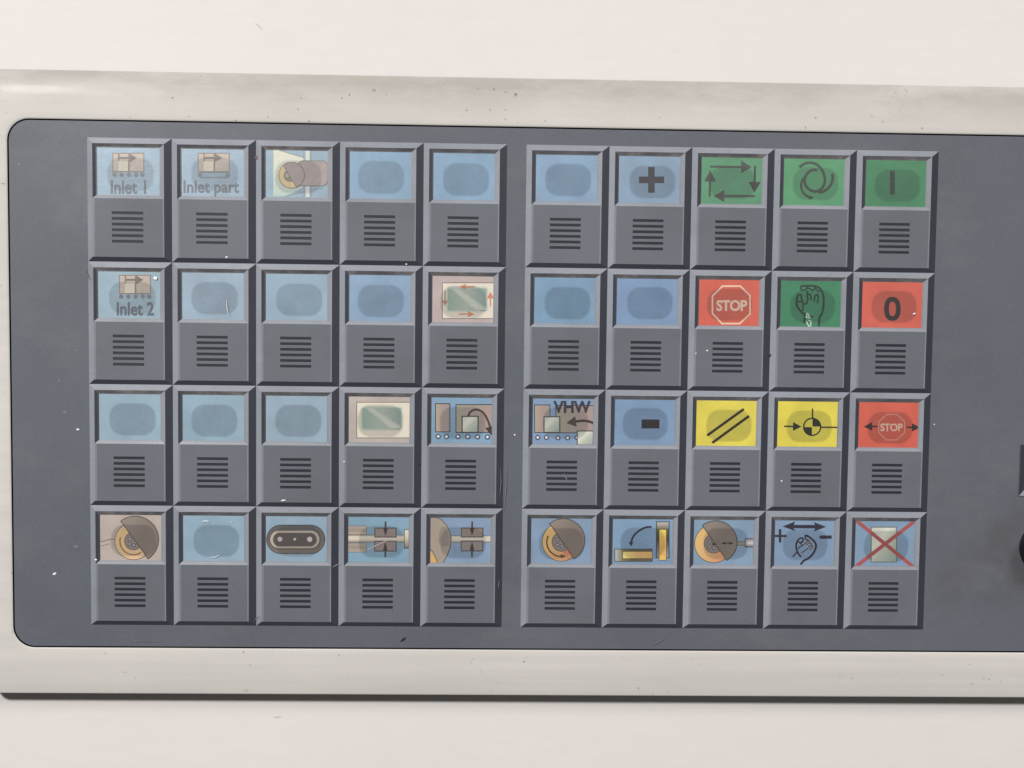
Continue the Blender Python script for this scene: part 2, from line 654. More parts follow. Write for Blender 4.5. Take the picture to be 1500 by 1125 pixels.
class Icon:
    def __init__(self, key, cell, region, scale=12.5):
        self.key, self.cell, self.region, self.scale = key, cell, region, scale
        self.level = 0

    def m(self, p):
        x, y = pix(self.region[0] + p[0] / self.scale, self.region[1] + p[1] / self.scale, 0.08)
        return (x - self.cell[0], -(y - self.cell[1]))

    def z(self):
        self.level += 1
        return ZC + 0.006 * self.level

    def emit(self, name, polys, mat):
        z = self.z()
        verts, faces = [], []
        for p in polys:
            p = clip_poly(p)
            if len(p) < 3:
                continue
            b = len(verts)
            vs = [Vector((x, -y, 0)) for x, y in p]
            verts += [(v.x, v.y, z) for v in vs]
            for t in tessellate_polygon([vs]):
                a, c, d = (vs[k] for k in t)
                cr = (c - a).cross(d - a).z
                if abs(cr) < 1e-9:
                    continue
                faces.append(tuple(b + k for k in (t if cr > 0 else t[::-1])))
        if not faces:
            return None
        if isinstance(mat, tuple):
            mat = ink(mat, 0.55, 0.06)
        return put(name, mesh(name, verts, faces, mat), self.key)

    def poly(self, name, pts, mat):
        return self.emit(name, [[self.m(p) for p in pts]], mat)

    def rect(self, name, x0, y0, x1, y1, mat, border=None, bw=16):
        if border:
            self.line('outline', [(x0, y0), (x1, y0), (x1, y1), (x0, y1)], bw, border, True)
            h = bw * 0.4
            return self.poly(name, [(x0 + h, y0 + h), (x1 - h, y0 + h), (x1 - h, y1 - h), (x0 + h, y1 - h)], mat)
        return self.poly(name, [(x0, y0), (x1, y0), (x1, y1), (x0, y1)], mat)

    def disc(self, name, cx, cy, r, mat, n=20, ry=None):
        return self.poly(name, arc(cx, cy, r, 0, 360 - 360 / n, n - 1, ry), mat)

    def line(self, name, pts, w, mat, closed=False):
        """mitred ribbon"""
        q = [Vector((p[0], p[1])) for p in pts]
        m = len(q)
        lefts, rights = [], []
        for i in range(m):
            a = q[i - 1] if (i > 0 or closed) else None
            c = q[(i + 1) % m] if (i < m - 1 or closed) else None
            d1 = (q[i] - a).normalized() if a is not None else None
            d2 = (c - q[i]).normalized() if c is not None else None
            d1 = d1 or d2
            d2 = d2 or d1
            n1, n2 = Vector((-d1.y, d1.x)), Vector((-d2.y, d2.x))
            nn = n1 + n2
            if nn.length < 1e-6:
                nn = n1.copy()
            nn.normalize()
            k = min(1.0 / max(nn.dot(n1), 0.45), 2.0)
            lefts.append(q[i] + nn * (w / 2 * k))
            rights.append(q[i] - nn * (w / 2 * k))
        polys = []
        for i in range(m if closed else m - 1):
            j = (i + 1) % m
            polys.append([self.m(v) for v in (lefts[i], lefts[j], rights[j], rights[i])])
        return self.emit(name, polys, mat)

    def arrow(self, name, tail, tip, w, head_len, head_w, mat):
        a, b = Vector(tail), Vector(tip)
        d = (b - a).normalized()
        nn = Vector((-d.y, d.x))
        c = b - d * head_len
        pts = [a + nn * w / 2, c + nn * w / 2, c + nn * head_w / 2, b, c - nn * head_w / 2, c - nn * w / 2, a - nn * w / 2]
        return self.poly(name, [tuple(p) for p in pts], mat)

    def text(self, name, s, x0, y0, x1, y1, mat, bold=0.0, spacing=1.0):
        cu = bpy.data.curves.new(name, 'FONT')
        cu.body = s
        cu.size = 1.0
        cu.offset = bold
        cu.space_character = spacing
        cu.resolution_u = 4
        ob = bpy.data.objects.new('tmp_text', cu)
        COL.objects.link(ob)
        dg = bpy.context.evaluated_depsgraph_get()
        tm = bpy.data.meshes.new_from_object(ob.evaluated_get(dg))
        bpy.data.objects.remove(ob, do_unlink=True)
        bpy.data.curves.remove(cu)
        xs = [v.co.x for v in tm.vertices]
        ys = [v.co.y for v in tm.vertices]
        a0, a1, b0, b1 = min(xs), max(xs), min(ys), max(ys)
        z = self.z()
        vv = []
        for v in tm.vertices:
            px = x0 + (v.co.x - a0) / (a1 - a0) * (x1 - x0)
            py = y1 + (v.co.y - b0) / (b1 - b0) * (y0 - y1)
            lx, ly = self.m((px, py))
            vv.append((lx, -ly, z))
        ff = [tuple(p.vertices) for p in tm.polygons]
        bpy.data.meshes.remove(tm)
        o = put(name, mesh(name, vv, ff, ink(mat, 0.55, 0.06)), self.key)
        if o.data.polygons and sum(p.normal.z for p in o.data.polygons) < 0:
            o.data.flip_normals()
        return o


BLK = (44, 40, 44)
GRY = (112, 106, 102)
TAN = (172, 160, 150)
CREAM = (226, 220, 204)
GUARD = (136, 125, 116)

G_GLASS = grad('glass_square', [(0.0, (196, 204, 190)), (0.35, (226, 226, 212)), (0.55, (196, 200, 184)), (1.0, (150, 172, 160))], (1, -1))
G_SCREEN = grad('green_screen', [(0.0, (150, 174, 158)), (0.5, (178, 188, 176)), (1.0, (142, 162, 154))], (1, 0))
G_TAN = grad('tan_panel', [(0.0, (176, 168, 144)), (0.4, (170, 150, 144)), (1.0, (158, 146, 138))], (1, 0))
G_TANW = grad('tan_wall', [(0.0, (162, 158, 140)), (0.5, (164, 150, 142)), (1.0, (172, 152, 146))], (1, 0))
G_GOLD = grad('gold_ring', [(0.0, (228, 192, 118)), (0.45, (224, 184, 126)), (1.0, (216, 154, 114))], (1, -1))
G_GOLDP = grad('pale_gold_ring', [(0.0, (222, 190, 130)), (1.0, (232, 196, 158))], (1, -1))
G_GUARD = grad('guard_disc', [(0.0, (150, 140, 128)), (0.5, (128, 117, 108)), (1.0, (136, 124, 116))], (1, -1))
G_SHAFT = grad('pale_shaft', [(0.0, (176, 164, 150)), (0.5, (222, 212, 196)), (1.0, (206, 196, 182))], (0, 1))
G_BLOCK = grad('tan_block', [(0.0, (182, 172, 156)), (0.5, (156, 142, 130)), (1.0, (172, 162, 152))], (0, 1))
G_STEEL = grad('steel_end', [(0.0, (112, 104, 108)), (0.45, (206, 202, 206)), (1.0, (140, 136, 140))], (0, 1))
G_ENDCAP = grad('cream_end', [(0.0, (112, 106, 92)), (0.6, (206, 200, 178)), (1.0, (222, 218, 200))], (0, 1))
G_BAR_H = grad('yellow_bar', [(0.0, (238, 220, 130)), (0.5, (222, 178, 118)), (1.0, (224, 178, 108))], (1, 0))
G_BAR_V = grad('yellow_bar_upright', [(0.0, (236, 200, 112)), (0.4, (224, 170, 96)), (0.75, (226, 190, 92)), (1.0, (238, 220, 104))], (0, 1))
G_OLIVE = grad('bar_case', [(0.0, (190, 188, 178)), (0.22, (120, 116, 84)), (0.5, (92, 82, 60)), (1.0, (96, 92, 84))], (1, 0))
G_OLIVE_V = grad('bar_case_upright', [(0.0, (150, 152, 156)), (0.5, (58, 58, 58)), (0.78, (96, 92, 64)), (1.0, (196, 192, 184))], (0, 1))
G_CAPS = grad('capsule_body', [(0.0, (122, 112, 104)), (0.5, (96, 92, 86)), (1.0, (92, 92, 94))], (0, 1))
G_WEDGE = grad('pale_wedge', [(0.0, (176, 196, 188)), (0.6, (206, 212, 190)), (1.0, (214, 214, 198))], (0, 1))


def conveyor(ic, s, ox, oy, belt, rollers_y):
    """the small machine picture of the inlet keys; s scales, (ox, oy) is the frame's corner"""
    def q(x, y):
        return ox + x * s, oy + y * s
    ic.rect('machine_picture', *q(0, 0), *q(565, 335), (186, 172, 158), (120, 112, 106), 20 * s)
    ic.rect('workpiece', *q(100, 150), *q(275, 325), (216, 208, 186))
    ic.line('guide_line', [q(295, 0), q(295, 325)], 26 * s, (124, 112, 102))
    ic.line('guide_line', [q(108, 5), q(108, 145)], 26 * s, (124, 112, 102))
    ic.arrow('arrow', q(112, 82), q(440, 82), 34 * s, 130 * s, 150 * s, (104, 92, 84))
    if belt:
        o = [q(x, y) for x, y in rrect(5, 345, 570, 440, 46, 5)]
        ic.line('conveyor_belt', o, 24 * s, (112, 122, 128), True)
        for x in (40, 530):
            ic.disc('roller', *q(x, 392), 34 * s, (116, 126, 132))
    else:
        for x in (30, 160, 295, 425, 540):
            ic.disc('roller', *q(x, rollers_y), 38 * s, (112, 112, 118))


def wheel(ic, ring_c, ring_r, hub_r, guard_c, guard_r, p, q, ring_mat, dark_arc=None):
    ring = arc(*ring_c, ring_r + 12, 0, 355, 71)
    low = half_cut(ring, q, p)
    ic.poly('outline', low, (92, 76, 62))
    ic.poly('grinding_ring', half_cut(arc(*ring_c, ring_r, 0, 355, 71), q, p), ring_mat)
    ic.poly('outline', half_cut(arc(*ring_c, hub_r + 14, 0, 354, 59), q, p), (112, 92, 84))
    ic.poly('hub', half_cut(arc(*ring_c, hub_r, 0, 354, 59), q, p), (142, 132, 128))
    d = Vector((q[0] - p[0], q[1] - p[1])).normalized()
    nrm = Vector((-d.y, d.x))
    for k, (u, v) in enumerate(((-0.45, 0.25), (0.0, 0.62), (0.42, 0.28))):
        c = Vector(ring_c) + d * (hub_r * u) + nrm * (hub_r * v * 0.9)
        ic.disc('hub_hole', c.x, c.y, 34, (96, 90, 90), 12)
        ic.disc('hub_hole', c.x, c.y, 18, (190, 184, 182), 12)
    if dark_arc:
        r, a0, a1, w, c = dark_arc
        ic.line('turn_arrow', arc(*ring_c, r, a0, a1, 28), w, c)
    ic.poly('outline', half_cut(arc(*guard_c, guard_r + 8, 0, 355, 71), p, q), (78, 70, 66))
    dd = nrm * -16
    p2 = (p[0] + dd.x, p[1] + dd.y)
    q2 = (q[0] + dd.x, q[1] + dd.y)
    ic.poly('guard', half_cut(arc(*guard_c, guard_r - 8, 0, 355, 71), p2, q2), G_GUARD)


def glass_plate(ic, x0, y0, x1, y1, gx0, gy0, gx1, gy1):
    ic.rect('glass_plate', x0, y0, x1, y1, (228, 219, 202), (96, 84, 76), 6)
    h = 0.5 * (gy1 - gy0)
    o = rrect(gx0, gy0, gx1, gy1, 14, 4)
    ic.poly('green_halo', rrect(gx0 - 18, gy0 - 18, gx1 + 18, gy1 + 18, 34, 5), (212, 212, 196))
    ic.poly('green_halo', rrect(gx0 - 8, gy0 - 8, gx1 + 8, gy1 + 8, 22, 5), (184, 198, 180))
    ic.poly('green_area', o, G_SCREEN)
    for e, c in ((0, (176, 190, 174)), (12, (190, 198, 182)), (24, (204, 206, 192))):
        ic.poly('sheen', [(gx0 + 16 + e, gy0), (gx0 + 100 - e, gy0), (gx1 - 4, gy1 - 22 + e), (gx1 - 4, gy1 - 2), (gx1 - 98 + e, gy1 - 2)], c)


BLUE = (132, 160, 187)
BLUE2 = (124, 153, 184)
BLUE_GLARE = (143, 171, 188)  # the blue card with the left-side glare lightened into its colour
GREEN = (62, 132, 92)
GREEN_GLARE = (84, 148, 108)  # green card colour raised to carry the top-row glare
RED = (212, 101, 82)
YEL = (224, 210, 84)
PINK = (186, 174, 168)

# (block, column, row): card colour, label
CARDS = {}
for c in range(5):
    for r in range(4):
        CARDS['L', c, r] = (BLUE_GLARE if c < 3 else BLUE, None)
        CARDS['R', c, r] = (BLUE, None)
CARDS.update({
    ('L', 0, 0): (BLUE_GLARE, 'key lettered Inlet 1 with a small conveyor picture'),
    ('L', 1, 0): (BLUE_GLARE, 'key lettered Inlet part with a small belt picture'),
    ('L', 2, 0): (BLUE_GLARE, 'key with a motor and gold grinding wheel picture'),
    ('L', 0, 1): (BLUE_GLARE, 'key lettered Inlet 2 with a small conveyor picture'),
    ('L', 4, 1): (PINK, 'key with a green glass plate circled by red arrows'),
    ('L', 3, 2): (PINK, 'key with a plain green glass plate picture'),
    ('L', 4, 2): (BLUE, 'key with rollers and a curved black arrow over a glass square'),
    ('L', 0, 3): (PINK, 'pinkish key with a guarded grinding wheel and dressing pencil'),
    ('L', 2, 3): (BLUE_GLARE, 'key with a grey capsule-shaped belt picture'),
    ('L', 3, 3): (BLUE, 'key with two clamping blocks on a long shaft'),
    ('L', 4, 3): (BLUE, 'key with clamping blocks on a shaft beside a guard'),
    ('R', 1, 0): (BLUE, 'blue key with a dark plus sign'),
    ('R', 2, 0): (GREEN_GLARE, 'green key with four arrows in a rectangle'),
    ('R', 3, 0): (GREEN_GLARE, 'green key with a swirl of curved arrows'),
    ('R', 4, 0): (GREEN, 'green key with an upright bar'),
    ('R', 0, 1): (BLUE2, None), ('R', 1, 1): (BLUE2, None),
    ('R', 2, 1): (RED, 'red key with a large STOP octagon'),
    ('R', 3, 1): (GREEN, 'green key with an outlined hand'),
    ('R', 4, 1): (RED, 'red key with a black zero'),
    ('R', 0, 2): (BLUE, 'key lettered VHW above rollers and glass squares'),
    ('R', 1, 2): (BLUE2, 'blue key with a dark minus block'),
    ('R', 2, 2): (YEL, 'yellow key with two slanting black lines'),
    ('R', 3, 2): (YEL, 'yellow key with an arrow and quartered circle'),
    ('R', 4, 2): (RED, 'red key with a small STOP octagon between arrows'),
    ('R', 0, 3): (BLUE, 'blue key with a guarded grinding wheel and turning arrow'),
    ('R', 1, 3): (BLUE, 'blue key with two yellow bars and a curved arrow'),
    ('R', 2, 3): (BLUE, 'blue key with a grinding wheel, double arrow and spindle'),
    ('R', 3, 3): (BLUE, 'blue key with a hand under a double arrow, plus and minus'),
    ('R', 4, 3): (BLUE, 'blue key with a glass plate crossed out in red'),
})


def draw(key, cell, kid):
    def I(x, y, s=12.5):
        return Icon(key, cell, (x, y), s)
    if kid == ('L', 0, 0):
        ic = I(130, 210)
        conveyor(ic, 1.0, 440, 182, False, 392)
        ic.text('lettering', 'Inlet 1', 402, 672, 1046, 922, (98, 104, 112), 0.016)
    elif kid == ('L', 1, 0):
        ic = I(255, 210)
        conveyor(ic, 1.0, 442, 182, True, 0)
        ic.text('lettering', 'Inlet part', 172, 680, 1188, 972, (98, 104, 112), 0.016)
    elif kid == ('L', 0, 1):
        ic = I(120, 380, 5.623)
        conveyor(ic, 0.45, 309, 131, False, 388)
        ic.text('lettering', 'Inlet 2', 287, 350, 592, 462, (84, 92, 104), 0.016)
    elif kid == ('L', 2, 0):
        ic = I(380, 210)
        ic.poly('machine_bed', [(255, 100), (330, 110), (815, 262), (815, 800), (480, 968), (255, 968)], G_WEDGE)
        ic.line('outline', [(300, 105), (800, 258)], 16, (134, 140, 138))
        ic.line('outline', [(470, 968), (800, 890), (1150, 815)], 16, (134, 140, 138))
        ic.rect('shaft', 845, 120, 920, 320, (206, 212, 202))
        ic.rect('shaft', 845, 775, 920, 985, (206, 212, 206))
        for x in (812, 938):
            ic.line('outline', [(x, 130), (x, 320)], 14, (140, 146, 146))
            ic.line('outline', [(x, 780), (x, 980)], 14, (140, 146, 146))
        ic.poly('outline', rrect(690, 312, 1262, 785, 110, 6), (120, 108, 102))
        ic.poly('motor_body', rrect(700, 328, 1246, 770, 100, 6), (160, 146, 142))
        ic.disc('outline', 590, 585, 242, (130, 112, 88), 36)
        ic.disc('grinding_ring', 590, 585, 228, (220, 192, 140), 36)
        ic.disc('hub', 560, 590, 118, (128, 120, 108), 24)
        ic.disc('hub_hole', 505, 590, 34, (168, 162, 148), 12)
        g = half_cut(arc(590, 585, 246, 0, 355, 71), (410, 370), (700, 850))
        ic.poly('outline', g, (118, 106, 100))
        g = half_cut(arc(590, 585, 226, 0, 355, 71), (428, 370), (716, 850))
        ic.poly('guard', g, (158, 145, 141))
    elif kid in (('L', 4, 1), ('L', 3, 2)):
        if kid == ('L', 4, 1):
            ic = I(480, 380, 5.357)
            glass_plate(ic, 900, 184, 1312, 464, 942, 228, 1246, 400)
            c = (214, 130, 98)
            ic.arrow('arrow', (1152, 214), (1034, 214), 9, 50, 42, c)
            ic.arrow('arrow', (1277, 366), (1277, 255), 9, 50, 54, c)
            ic.arrow('arrow', (1030, 428), (1150, 428), 9, 48, 46, c)
            ic.arrow('arrow', (920, 244), (920, 366), 9, 44, 42, (186, 130, 104))
        else:
            ic = I(480, 560, 5.357)
            glass_plate(ic, 228, 157, 645, 436, 272, 202, 575, 365)
    elif kid == ('L', 4, 2):
        ic = I(630, 570)
        ic.rect('machine_wall', 100, 268, 360, 782, G_TAN, BLK, 18)
        ic.rect('machine_wall', 475, 285, 1180, 792, G_TANW, BLK, 18)
        ic.rect('glass_square', 588, 500, 878, 792, G_GLASS, (72, 64, 58), 26)
        ic.line('arrow', smooth([(702, 492), (718, 445), (760, 400), (820, 376), (880, 378), (950, 412), (1010, 480), (1060, 580), (1098, 690)]), 38, (62, 50, 46))
        ic.poly('arrow_head', [(1008, 715), (1170, 668), (1170, 900)], (52, 46, 46))
        for x, y in ((150, 865), (300, 868), (510, 868), (690, 870), (868, 872), (1050, 875)):
            ic.disc('roller', x, y, 48, (74, 82, 102))
            ic.disc('roller_pin', x, y, 24, (236, 236, 240), 12)
    elif kid == ('L', 0, 3):
        ic = I(130, 745)
        ic.line('pencil_line', smooth([(190, 606), (300, 590), (380, 565), (480, 562)]), 18, (132, 120, 106))
        ic.line('pencil_line', [(190, 690), (300, 668), (385, 645)], 14, (140, 128, 114))
        wheel(ic, (818, 595), 335, 155, (850, 562), 425, (580, 232), (1090, 935), G_GOLDP, (248, 195, 55, 20, (140, 104, 64)))
    elif kid == ('L', 2, 3):
        ic = I(380, 745)
        ic.poly('outline', rrect(125, 296, 1206, 832, 266, 12), (66, 64, 66))
        ic.poly('belt_body', rrect(140, 312, 1190, 816, 250, 12), G_CAPS)
        ic.poly('outline', rrect(180, 388, 1115, 742, 176, 12), (82, 74, 68))
        ic.poly('belt_ring', rrect(196, 404, 1100, 726, 160, 12), (186, 174, 160))
        ic.poly('belt_core', rrect(246, 444, 1050, 694, 124, 12), (90, 82, 78))
        ic.disc('pin', 375, 560, 45, (206, 196, 196))
        ic.disc('pin', 648, 560, 25, (206, 198, 196), 12)
        ic.disc('pin', 920, 563, 48, (210, 202, 202))
    elif kid == ('L', 3, 3):
        ic = I(500, 745)
        ic.rect('chuck_block', 120, 318, 460, 478, G_BLOCK, (112, 104, 98), 12)
        ic.rect('chuck_block', 120, 632, 455, 795, G_BLOCK, (120, 112, 106), 12)
        ic.rect('shaft', 120, 488, 1160, 612, G_SHAFT, (104, 96, 92), 14)
        ic.rect('clamp_block', 616, 358, 1002, 520, (152, 138, 132), (96, 84, 84), 22)
        ic.rect('clamp_block', 610, 600, 1000, 775, (150, 134, 134), (96, 84, 88), 22)
        ic.rect('end_cap', 1155, 385, 1300, 725, G_ENDCAP, (72, 66, 62), 14)
        ic.arrow('arrow', (808, 235), (808, 500), 28, 140, 84, (62, 50, 50))
        ic.arrow('arrow', (805, 885), (805, 598), 28, 170, 88, (62, 56, 50))
        ic.line('scratch', [(480, 752), (650, 668), (850, 578)], 16, (214, 198, 196))
    elif kid == ('L', 4, 3):
        ic = I(620, 745)
        ic.rect('shaft', 500, 500, 1300, 618, G_SHAFT, (112, 104, 98), 12)
        ic.poly('grinding_ring', [(120, 770), (160, 800), (262, 950), (250, 1000), (120, 1000)], (218, 178, 108))
        g = [(120, 160), (230, 156), (330, 190), (440, 310), (500, 440), (520, 560), (505, 700), (450, 850), (365, 1000), (262, 1000), (170, 800), (120, 740)]
        ic.poly('outline', g, (92, 82, 76))
        g = [(120, 176), (228, 172), (322, 202), (428, 318), (484, 442), (502, 560), (488, 698), (436, 842), (350, 1000), (278, 1000), (180, 790), (120, 722)]
        ic.poly('guard', g, (166, 154, 138))
        ic.poly('guard_shade', [(330, 340), (420, 330), (470, 450), (484, 560), (470, 690), (340, 690), (270, 600), (290, 450)], (146, 134, 126))
        ic.rect('clamp_block', 702, 358, 1090, 518, (150, 136, 126), (92, 82, 80), 22)
        ic.rect('clamp_block', 698, 596, 1086, 772, (150, 138, 134), (92, 82, 84), 22)
        ic.arrow('arrow', (895, 235), (892, 502), 28, 138, 82, (62, 48, 46))
        ic.arrow('arrow', (890, 885), (894, 600), 28, 160, 86, (58, 52, 48))
    elif kid == ('R', 1, 0):
        ic = I(760, 200, 4.6875)
        ic.poly('plus_sign', [(888, 208), (933, 208), (933, 274), (998, 274), (998, 320), (933, 320), (933, 386), (888, 386), (888, 320), (825, 320), (825, 274), (888, 274)], (66, 62, 70))
    elif kid == ('R', 2, 0):
        ic = I(1020, 220)
        c = (66, 74, 68)
        ic.arrow('arrow', (250, 300), (1012, 308), 40, 190, 235, c)
        ic.arrow('arrow', (1075, 290), (1066, 778), 38, 200, 225, (54, 58, 56))
        ic.arrow('arrow', (1070, 840), (318, 838), 42, 195, 225, c)
        ic.arrow('arrow', (246, 848), (257, 360), 40, 210, 212, c)
    elif kid == ('R', 3, 0):
        ic = I(1140, 220)
        c = (62, 76, 66)
        ic.line('swirl', smooth([(388, 312), (475, 252), (580, 228), (690, 255), (775, 325), (832, 425), (856, 545), (838, 640), (785, 712), (700, 755), (600, 738), (520, 670), (485, 580), (500, 480), (560, 400), (640, 360), (720, 365)], 5), 50, c)
        ic.line('swirl', smooth([(990, 425), (1000, 510), (975, 610), (915, 695), (835, 752), (740, 775)], 5), 52, c)
        ic.line('swirl', smooth([(470, 500), (425, 600), (425, 690), (460, 775), (520, 835), (590, 865)], 5), 44, c)
        ic.poly('arrow_head', [(548, 830), (660, 862), (570, 905)], (48, 66, 54))
    elif kid == ('R', 4, 0):
        ic = I(1000, 200, 3.846)
        ic.rect('upright_bar', 1168, 192, 1196, 326, (52, 60, 58))
    elif kid == ('R', 2, 1):
        ic = I(1000, 390, 3.846)
        ic.line('octagon', [(225, 112), (325, 112), (380, 166), (380, 268), (322, 323), (222, 323), (168, 266), (168, 168)], 9, (238, 204, 178), True)
        ic.text('lettering', 'STOP', 190, 190, 364, 253, (240, 206, 182), 0.035, 0.95)
    elif kid == ('R', 3, 1):
        ic = I(1135, 400)
        c = (34, 58, 46)
        L = [([(478, 240), (560, 234), (640, 234), (720, 236), (790, 258), (850, 306), (885, 400), (896, 500), (888, 620), (866, 740), (824, 805), (806, 975)], 32),
             ([(478, 240), (486, 308), (552, 308), (598, 276), (645, 290), (700, 316), (742, 280), (800, 330), (830, 318)], 24),
             ([(575, 240), (598, 276)], 22), ([(720, 240), (742, 284)], 22),
             ([(430, 392), (404, 470), (398, 560), (432, 642), (500, 722), (552, 775), (532, 915)], 34),
             ([(430, 392), (478, 396), (486, 462), (500, 515), (440, 524), (406, 508)], 26),
             ([(500, 520), (532, 562), (582, 552), (604, 480), (592, 395), (650, 402), (664, 492)], 26),
             ([(592, 320), (606, 398)], 22), ([(742, 398), (716, 522)], 24), ([(742, 398), (792, 410), (782, 545)], 24),
             ([(514, 560), (512, 690)], 20), ([(638, 796), (706, 796)], 22)]
        for p, w in L:
            ic.line('hand_outline', smooth(p, 4) if len(p) > 2 else p, w * 1.25, c)
        ic.line('chip', [(592, 722), (572, 812), (640, 818), (592, 722)], 20, (196, 220, 204))
        ic.line('chip', smooth([(580, 880), (600, 935), (640, 985), (660, 890), (610, 862)]), 22, (196, 220, 204))
    elif kid == ('R', 4, 1):
        ic = I(1000, 390, 3.846)
        ic.line('zero', [(1182 + 33 * math.copysign(abs(math.cos(t)) ** .8, math.cos(t)), 240 + 54 * math.copysign(abs(math.sin(t)) ** .8, math.sin(t))) for t in (2 * math.pi * k / 36 for k in range(36))], 27, (56, 46, 48), True)
    elif kid == ('R', 0, 2):
        ic = I(770, 570)
        ic.rect('machine_wall', 165, 290, 445, 795, G_TAN, BLK, 16)
        ic.rect('machine_wall', 555, 302, 1246, 800, G_TANW, BLK, 16)
        ic.poly('machine_wall', [(440, 500), (560, 500), (560, 786), (440, 786)], (164, 150, 142))
        for x, y in ((222, 885), (380, 885), (590, 890), (768, 890), (938, 885)):
            ic.disc('roller', x, y, 47, (74, 82, 102))
            ic.disc('roller_pin', x, y, 23, (236, 236, 240), 12)
        ic.rect('glass_square', 338, 508, 622, 792, G_GLASS, (72, 66, 62), 22)
        ic.rect('glass_square', 945, 768, 1236, 1040, G_GLASS, (56, 52, 52), 20)
        ic.text('lettering', 'VHW', 505, 215, 1192, 436, (48, 48, 62), 0.03, 1.0)
        ic.line('arrow', smooth([(1260, 632), (1180, 597), (1080, 577), (1000, 580), (910, 590)]), 42, (60, 50, 48))
        ic.poly('arrow_head', [(748, 616), (905, 498), (928, 682)], (70, 62, 58))
    elif kid == ('R', 1, 2):
        ic = I(760, 560, 4.6875)
        ic.rect('minus_sign', 843, 255, 966, 317, (42, 36, 40))
    elif kid == ('R', 2, 2):
        ic = I(1000, 560, 3.846)
        ic.line('slant_line', [(138, 300), (345, 151)], 15, (44, 38, 30))
        ic.line('slant_line', [(167, 341), (374, 190)], 15, (44, 38, 30))
    elif kid == ('R', 3, 2):
        ic = I(1000, 560, 3.846)
        c = (44, 40, 34)
        ic.arrow('arrow', (572, 248), (669, 250), 9, 47, 50, c)
        ic.line('circle', arc(730, 251, 48, 0, 350, 35), 8, c, True)
        ic.poly('quarter', [(732, 249)] + arc(730, 251, 45, -88, -2, 10), c)
        ic.poly('quarter', [(728, 253)] + arc(730, 251, 45, 92, 178, 10), c)
        ic.line('cross_line', [(732, 148), (732, 202)], 8, c)
        ic.line('cross_line', [(780, 253), (880, 254)], 8, c)
    elif kid == ('R', 4, 2):
        ic = I(1000, 560, 3.846)
        ic.line('octagon', [(1150, 181), (1208, 181), (1251, 222), (1251, 282), (1207, 325), (1147, 325), (1105, 282), (1105, 222)], 5, (226, 160, 140), True)
        ic.text('lettering', 'STOP', 1114, 232, 1240, 276, (238, 196, 172), 0.03, 0.95)
        c = (58, 38, 40)
        ic.arrow('arrow', (1098, 248), (1020, 250), 9, 48, 48, c)
        ic.arrow('arrow', (1262, 253), (1338, 255), 9, 46, 46, c)
    elif kid == ('R', 0, 3):
        ic = I(770, 750)
        wheel(ic, (655, 548), 345, 165, (690, 515), 393, (420, 195), (905, 895), G_GOLD, (268, 205, 85, 24, (92, 62, 36)))
        ic.poly('arrow_head', [(640, 770), (740, 812), (640, 840)], (92, 58, 40))
        ic.poly('red_patch', [(690, 725), (770, 705), (800, 760), (760, 800), (690, 780)], (226, 134, 108))
    elif kid == ('R', 1, 3):
        ic = I(885, 750)
        ic.rect('bar_case', 196, 680, 878, 905, G_OLIVE, (72, 72, 74), 16)
        ic.rect('yellow_bar', 343, 724, 882, 852, G_BAR_H, (86, 70, 40), 10)
        ic.rect('bar_case', 958, 182, 1188, 838, G_OLIVE_V, (58, 60, 66), 18)
        ic.rect('yellow_bar', 1008, 322, 1138, 882, G_BAR_V, (86, 70, 40), 10)
        ic.line('arrow', smooth([(868, 272), (760, 282), (650, 335), (562, 410), (512, 490), (490, 575)]), 34, (40, 42, 62))
        ic.poly('arrow_head', [(448, 552), (532, 548), (496, 628)], (40, 42, 62))
    elif kid == ('R', 2, 3):
        ic = I(1005, 750)
        ic.rect('spindle', 920, 545, 1090, 608, (150, 140, 124), (92, 84, 80), 14)
        ic.rect('spindle_end', 1085, 490, 1300, 640, G_STEEL, (82, 78, 82), 18)
        wheel(ic, (505, 580), 342, 165, (545, 548), 388, (275, 228), (765, 925), G_GOLD)
        ic.arrow('arrow', (755, 570), (638, 570), 16, 80, 56, (52, 40, 40))
        ic.arrow('arrow', (755, 570), (872, 570), 16, 80, 56, (52, 40, 40))
        ic.poly('pointer', [(478, 552), (545, 606), (482, 604)], (52, 46, 46))
    elif kid == ('R', 3, 3):
        ic = I(1120, 750)
        c = (46, 42, 58)
        ic.poly('double_arrow', [(330, 266), (562, 172), (535, 236), (925, 238), (900, 184), (1130, 272), (900, 358), (925, 302), (535, 298), (562, 348)], c)
        ic.poly('plus_sign', [(262, 315), (308, 315), (308, 420), (405, 420), (405, 460), (308, 460), (308, 560), (262, 560), (262, 460), (188, 460), (188, 420), (262, 420)], c)
        ic.rect('minus_sign', 1010, 430, 1230, 490, c)
        L = [([(602, 525), (580, 600), (588, 690), (620, 765), (672, 822)], 34, c),
             ([(602, 525), (650, 482), (696, 480), (708, 520), (662, 562), (618, 545)], 30, c),
             ([(640, 560), (690, 612), (640, 640), (620, 680)], 22, (66, 60, 66)),
             ([(735, 442), (772, 432), (850, 482), (920, 552), (942, 622), (920, 705), (868, 785), (800, 850), (720, 890), (658, 962)], 38, c),
             ([(738, 445), (762, 500), (830, 532)], 26, c),
             ([(586, 740), (514, 818)], 28, (62, 62, 76)),
             ([(680, 748), (800, 662)], 20, (82, 78, 84)),
             ([(690, 620), (760, 560), (800, 520)], 22, (104, 84, 74)),
             ([(770, 600), (830, 560), (860, 600), (800, 640)], 22, (108, 84, 70)),
             ([(820, 690), (880, 640), (850, 610)], 20, (104, 84, 74))]
        for p, w, cc in L:
            ic.line('hand_outline', smooth(p, 4) if len(p) > 2 else p, w, cc)
    elif kid == ('R', 4, 3):
        ic = I(980, 730, 3.6585)
